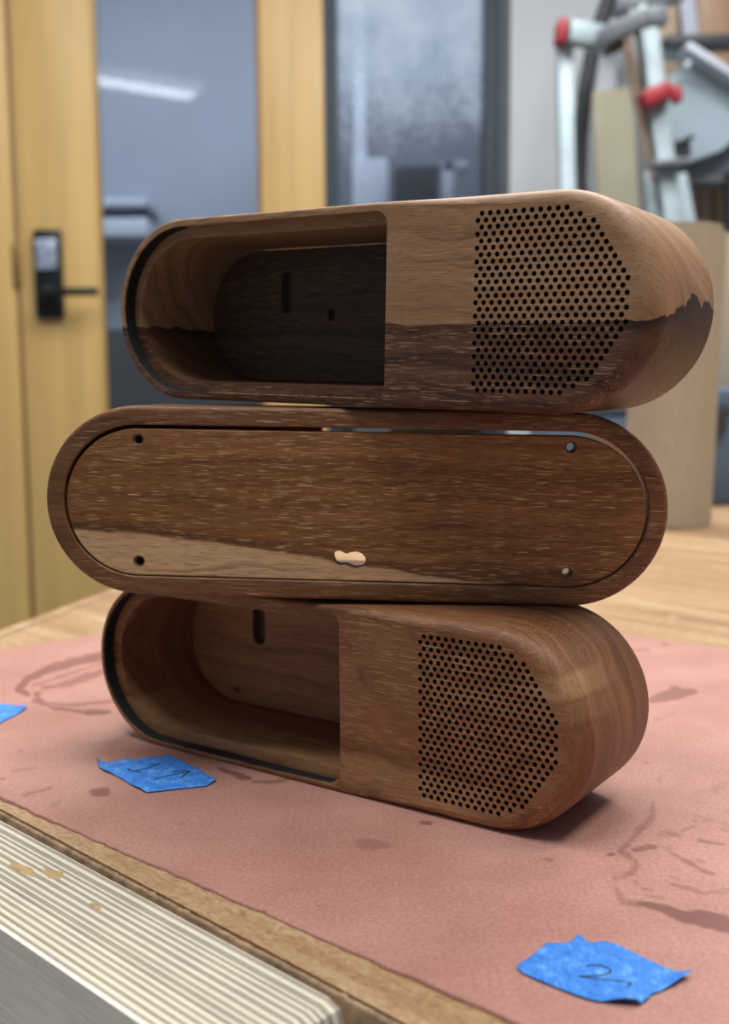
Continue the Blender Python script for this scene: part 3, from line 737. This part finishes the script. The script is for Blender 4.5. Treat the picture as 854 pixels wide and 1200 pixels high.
o = bar('fibreboard_sheet', at(868, 275, 1.30), at(857, 579, 1.30), .055, .02, M['kraft']); tag(o, 'tan fibreboard sheet at the right edge behind the paper roll', 'board')

# ---------------------------------------------------------------- the wooden cases
CL, CH, CD = 193.95, 59.80, 47.56      # length, height, depth (mm)
XO, X0, RS, S_ = 14.24, 44.04, 1.865, 2.5
T1, TC, TP, RDp = 2.4, 5.9, 6.75, 5.1
ENDS = [10.5, 12, 13.5, 14, 14.5, 15, 15.5, 16, 16.5, 17, 17.5, 17, 17.5, 17, 17.5, 17, 17.5, 17, 16.5, 16, 15.5, 15, 14.5, 14, 13.5, 12, 10.5]
HOLES = []
for r, e in enumerate(ENDS):
    st = .5 if r % 2 == 0 else 0.0
    k = int(round(e-st))
    for i in range(k+1): HOLES.append((X0+(st+i)*S_, (13-r)*RS+.34))
HR = .74
RAD = CH/2; HLF = CL/2-RAD
NA, NS = 40, 26
def param():
    """points of the unit stadium: list of (centre x, cos, sin)"""
    out = []
    for i in range(NA+1):
        a = -math.pi/2+math.pi*i/NA; out.append((HLF, math.cos(a), math.sin(a)))
    for i in range(1, NS): out.append((HLF-2*HLF*i/NS, 0, 1))
    for i in range(NA+1):
        a = math.pi/2+math.pi*i/NA; out.append((-HLF, math.cos(a), math.sin(a)))
    for i in range(1, NS): out.append((-HLF+2*HLF*i/NS, 0, -1))
    return out
PRM = param()
def stad(ins):
    return [(c+(RAD-(ins(c, co, si) if callable(ins) else ins))*co, (RAD-(ins(c, co, si) if callable(ins) else ins))*si) for c, co, si in PRM]
def inside(x, v, ins):
    dx = max(0.0, abs(x)-HLF); return math.hypot(dx, v) <= RAD-ins
def rfront(c, co, si):
    x = c+RAD*co; t = min(1, max(0, (x-8)/36)); t = t*t*(3-2*t); return 1.0+t*(2.7+max(0, co)*3.0)
def opening_outline():
    """left stadium end inset by T1, straight right side with rounded corners"""
    pts = []; r = RAD-T1; q = 4.0
    for i in range(NA+1):
        a = math.pi/2+math.pi*i/NA; pts.append((-HLF+r*math.cos(a), r*math.sin(a)))
    n = 12
    for i in range(1, n): pts.append((-HLF+(XO-q+HLF)*i/n, -r))
    for i in range(7):
        a = -math.pi/2+math.pi/2*i/6; pts.append((XO-q+q*math.cos(a), -r+q+q*math.sin(a)))
    for i in range(1, 8): pts.append((XO, -r+q+(2*r-2*q)*i/8))
    for i in range(7):
        a = math.pi/2*i/6; pts.append((XO-q+q*math.cos(a), r-q+q*math.sin(a)))
    for i in range(1, n): pts.append((XO-q-(XO-q+HLF)*i/n, r))
    return pts
def in_opening(x, v):
    r = RAD-T1; q = 4.0
    if x > XO or abs(v) > r: return False
    if x < -HLF and math.hypot(x+HLF, v) > r: return False
    if x > XO-q and abs(v) > r-q and math.hypot(x-(XO-q), abs(v)-(r-q)) > q: return False
    return True
NH = 12
HC = [(math.cos(2*math.pi*k/NH)*HR, math.sin(2*math.pi*k/NH)*HR) for k in range(NH)]
hole_loops = [[(hx+c, hv+s) for c, s in HC] for hx, hv in HOLES]
HKEY = {}
for hx, hv in HOLES: HKEY.setdefault((int(hx//3), int(hv//3)), []).append((hx, hv))
def in_hole(x, v):
    a, b = int(x//3), int(v//3)
    for i in (a-1, a, a+1):
        for j in (b-1, b, b+1):
            for hx, hv in HKEY.get((i, j), ()):
                if (x-hx)**2+(v-hv)**2 < (HR*.97)**2: return True
    return False
class MB:
    def __init__(s): s.v = []; s.f = []; s.m = []
    def add(s, vs, fs, m=0):
        b = len(s.v); s.v += vs; s.f += [tuple(i+b for i in f) for f in fs]; s.m += [m]*len(fs)
    def obj(s, name, mats, parent, smooth=35):
        me = bpy.data.meshes.new(name); me.from_pydata([tuple(c*MM for c in v) for v in s.v], [], s.f)
        me.polygons.foreach_set('material_index', s.m)
        bm = bmesh.new(); bm.from_mesh(me); bmesh.ops.remove_doubles(bm, verts=bm.verts, dist=2e-6)
        bmesh.ops.recalc_face_normals(bm, faces=bm.faces); bm.to_mesh(me); bm.free()
        for p in me.polygons: p.use_smooth = True
        me.set_sharp_from_angle(angle=math.radians(smooth)); me.update()
        return link(name, me, mats, parent)
def fill(mb, loops, keep, w, m=0):
    pts, edges = [], []
    for L in loops:
        b = len(pts); pts += [Vector(p) for p in L]; edges += [(b+i, b+(i+1) % len(L)) for i in range(len(L))]
    v, e, f, *_ = delaunay_2d_cdt(pts, edges, [], 0, 1e-5)
    fs = []
    for t in f:
        x = sum(v[i][0] for i in t)/len(t); y = sum(v[i][1] for i in t)/len(t)
        if keep(x, y): fs.append(tuple(t))
    mb.add([(p[0], w-CD/2, p[1]+RAD) for p in v], fs, m)
def ring(mb, La, wa, Lb, wb, m=0, closed=True):
    n = len(La); vs = [(p[0], (wa[i] if isinstance(wa, list) else wa)-CD/2, p[1]+RAD) for i, p in enumerate(La)]
    vs += [(p[0], (wb[i] if isinstance(wb, list) else wb)-CD/2, p[1]+RAD) for i, p in enumerate(Lb)]
    mb.add(vs, [(i, (i+1) % n, n+(i+1) % n, n+i) for i in range(n if closed else n-1)], m)

def build_body(mat, parent):
    mb = MB(); K = 7
    prof = []
    for k in range(K+1):
        th = math.pi/2*k/K
        prof.append(([rfront(*p)*(1-math.sin(th)) for p in PRM], [rfront(*p)*(1-math.cos(th)) for p in PRM]))
    # prof[k] = (inset, w); k=0 on the front face
    def loop(ins): return [(c+(RAD-ins[i])*co, (RAD-ins[i])*si) for i, (c, co, si) in enumerate(PRM)]
    loops = [(loop(a), b) for a, b in prof]
    for (La, wa), (Lb, wb) in zip(loops, loops[1:]): ring(mb, La, wa, Lb, wb)
    rbk = 1.5; S0 = stad(0)
    last = (S0, [p for p in loops[-1][1]])
    ring(mb, last[0], last[1], S0, CD*.5); ring(mb, S0, CD*.5, S0, CD-rbk)
    prev = (S0, CD-rbk)
    for k in range(1, 5):
        th = math.pi/2*k/4; cur = (stad(rbk*(1-math.cos(th))), CD-rbk+rbk*math.sin(th)); ring(mb, *prev, *cur); prev = cur
    cur = (stad(TC-.35), CD); ring(mb, *prev, *cur); ring(mb, *cur, stad(TC), CD-.4)
    ring(mb, stad(TC), CD-.4, stad(TC), CD*.5); ring(mb, stad(TC), CD*.5, stad(TC), RDp)
    OP = opening_outline(); outer = loops[0][0]
    fmax = lambda x, v: True
    fill(mb, [outer, OP]+hole_loops, lambda x, v: not in_opening(x, v) and not in_hole(x, v), 0)
    # opening wall, ledge, inner face of the grille side
    ring(mb, OP, 0, OP, RDp)
    fill(mb, [stad(TC), OP], lambda x, v: in_opening(x, v) and not inside(x, v, TC), RDp)
    fill(mb, [stad(TC), OP]+hole_loops, lambda x, v: inside(x, v, TC) and not in_opening(x, v) and not in_hole(x, v), RDp)
    for L in hole_loops: ring(mb, L, 0, L, RDp, 1)
    return mb.obj('case_body', [mat, M['hole_wall']], parent)

def build_lining(parent, xmax, vmax):
    """black strip lining the side wall of the rebate round the opening"""
    r = RAD-T1; pts = []
    n = 50
    for i in range(n+1):
        a = math.pi/2+math.pi*i/n; pts.append((-HLF+r*math.cos(a), r*math.sin(a)))
    pts = [p for p in pts if p[1] < vmax]
    k = 14
    if xmax > -HLF:
        for i in range(1, k+1): pts.append((-HLF+(xmax+HLF)*i/k, -r))
    mb = MB(); th = .12
    def off(p, t):
        if p[0] < -HLF: d = math.hypot(p[0]+HLF, p[1]); s = (d-t)/d; return (-HLF+(p[0]+HLF)*s, p[1]*s)
        return (p[0], p[1]+t)
    I = [off(p, th) for p in pts]; O = [off(p, .02) for p in pts]; m_ = len(pts)
    def wob(i): return .25+.35*abs(math.sin(i*1.3)) + (1.6*max(0, (i-m_+5)/5))
    ring(mb, O, [wob(i) for i in range(m_)], I, [wob(i)+.1 for i in range(m_)], 0, False)
    ring(mb, I, [wob(i)+.1 for i in range(m_)], I, RDp-.05, 0, False)
    ring(mb, I, RDp-.05, O, RDp-.05, 0, False)
    return mb.obj('black_lining', M['black'], parent)

def build_panel(mat, parent, slots, th=5.4, blind=False):
    """back panel: stadium plate with screw holes and slots, sits low in its recess"""
    mb = MB(); dv = -.3 if blind else -.45; TP = 6.25 if blind else 6.7
    scr = [(sx*67.0, sv*19.3) for sx in (-1, 1) for sv in (-1, 1)]
    n = 20
    loops_s = [[(x+1.3*math.cos(2*math.pi*k/n), v+1.3*math.sin(2*math.pi*k/n)) for k in range(n)] for x, v in scr]
    loops_b = [[(x+1.9*math.cos(2*math.pi*k/n), v+1.9*math.sin(2*math.pi*k/n)) for k in range(n)] for x, v in scr]
    sl = slots
    def poly_in(P, x, v):
        c = False; j = len(P)-1
        for i in range(len(P)):
            if (P[i][1] > v) != (P[j][1] > v) and x < (P[j][0]-P[i][0])*(v-P[i][1])/(P[j][1]-P[i][1])+P[i][0]: c = not c
            j = i
        return c
    sh = lambda L: [(x, v+dv) for x, v in L]
    o0, o1 = sh(stad(TP+.4)), sh(stad(TP)); wo, wi = CD-.25, CD-.25-th
    keepo = lambda x, v: inside(x, v-dv, TP+.4) and not any(math.hypot(x-a, v-b) < 1.88 for a, b in scr) and not any(poly_in(P, x, v) for P in sl)
    keepi = lambda x, v: inside(x, v-dv, TP+.4) and not any(math.hypot(x-a, v-b) < 1.28 for a, b in scr) and not any(poly_in(P, x, v) for P in sl)
    if blind:
        keepo = lambda x, v: inside(x, v-dv, TP+.4) and not any(math.hypot(x-a, v-b) < 1.88 for a, b in scr)
    fill(mb, [o0]+loops_b+([] if blind else sl), keepo, wo); fill(mb, [o0]+loops_s+sl, keepi, wi)
    ring(mb, o0, wo, o1, wo-.4); ring(mb, o1, wo-.4, o1, wi+.4); ring(mb, o1, wi+.4, o0, wi)
    for a, b in zip(loops_s, loops_b): ring(mb, b, wo, a, wo-.8, 1); ring(mb, a, wo-.8, a, wi, 1)
    for P in sl:
        ring(mb, P, wo-(1.0 if blind else 0), P, wi, 1)
        if blind: fill(mb, [P], lambda x, v: poly_in(P, x, v), wo-1.0, 1)
    return mb.obj('back_panel', [mat, M['panel_edge']], parent)
M['panel_edge'] = plain('drilled_wood_edge', srgb(104, 84, 66), .7, 0, .3, 800)

def pill(x, v0, v1, r, n=10):
    P = [(x+r*math.cos(math.pi*k/n), v1-r+r*math.sin(math.pi*k/n)) for k in range(n+1)]
    P += [(x-r*math.cos(math.pi*k/n), v0+r-r*math.sin(math.pi*k/n)) for k in range(n+1)]
    return P
# irregular double hole of the middle panel (front-view coordinates are mirrored)
dbl = [(5.2, -17.0), (5.4, -15.4), (4.2, -14.4), (2.8, -14.3), (1.7, -14.9), (.9, -15.1), (-.2, -14.7), (-2.0, -14.4), (-3.8, -14.9), (-4.9, -16.2), (-5.0, -17.8), (-3.9, -19.2), (-2.0, -19.7), (-.4, -19.4), (.6, -18.9), (1.6, -18.7), (3.2, -18.9), (4.6, -18.3)]

def make_case(label, matb, matp, slots, lin, loc, rot, t1):
    global T1
    T1 = t1
    o = empty('wooden_speaker_case', loc); o.rotation_mode = 'XYZ'; o.rotation_euler = rot
    tag(o, label, 'wooden case', 'stacked wooden cases')
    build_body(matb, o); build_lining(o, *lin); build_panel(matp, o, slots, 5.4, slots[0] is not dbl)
    return o
def place(a, r, p, x, y, z, back=False):
    """pose fitted to the photograph: yaw a, roll r, pitch p about the near lower edge, in mm"""
    Rz = Matrix.Rotation(a, 4, 'Z'); Ry = Matrix.Rotation(r, 4, 'Y'); Rx = Matrix.Rotation(p, 4, 'X')
    Mx = Matrix.Translation((x*MM, y*MM, z*MM)) @ Rz @ Ry @ Rx @ Matrix.Translation((0, CD/2*MM, -RAD*MM))
    if back: Mx = Mx @ Matrix.Rotation(math.pi, 4, 'Z')
    return Mx
def posed(label, matb, matp, slots, lin, Mx, t1=2.4):
    return make_case(label, matb, matp, slots, lin, Mx.to_translation(), Mx.to_euler('XYZ'), t1)
posed('lowest wooden case of the stack, warm brown, grille at right and open bay at left', M['case_low'], M['panel_low'],
      [pill(-55.0, .5, 15.5, 3.1)], (9, 40), place(-.614, 0, 0, -19.90, 331.82, CH/2), 1.7)
posed('middle case of the stack, turned round to show its flat back panel', M['case_mid'], M['panel_mid'],
      [dbl], (0, 22), place(-.0777, .022, .0014, -4.385, 326.76, CH*1.5+1.445, True))
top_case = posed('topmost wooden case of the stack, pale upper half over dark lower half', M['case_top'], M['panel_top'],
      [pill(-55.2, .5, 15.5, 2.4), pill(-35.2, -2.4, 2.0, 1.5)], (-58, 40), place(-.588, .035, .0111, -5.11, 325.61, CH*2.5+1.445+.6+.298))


# rough chips, coloured pale to stand for glints along the top bay's lower lip
bm = bmesh.new()
for k in range(90):
    x = random.uniform(-58, 12); w = random.uniform(.5, 4.2); L = random.uniform(.3, 1.6)
    add_box(bm, (x*MM, (w-CD/2)*MM, (2.4+.06)*MM), (L*MM, .18*MM, .16*MM), Matrix.Rotation(random.uniform(-.5, .5), 3, 'Z'))
fz = from_bm('glint_chips', bm, plain('pale_glint_chips', srgb(206, 182, 148), .6, 0, .2, 900), top_case)
fz['kind'] = 'stuff'
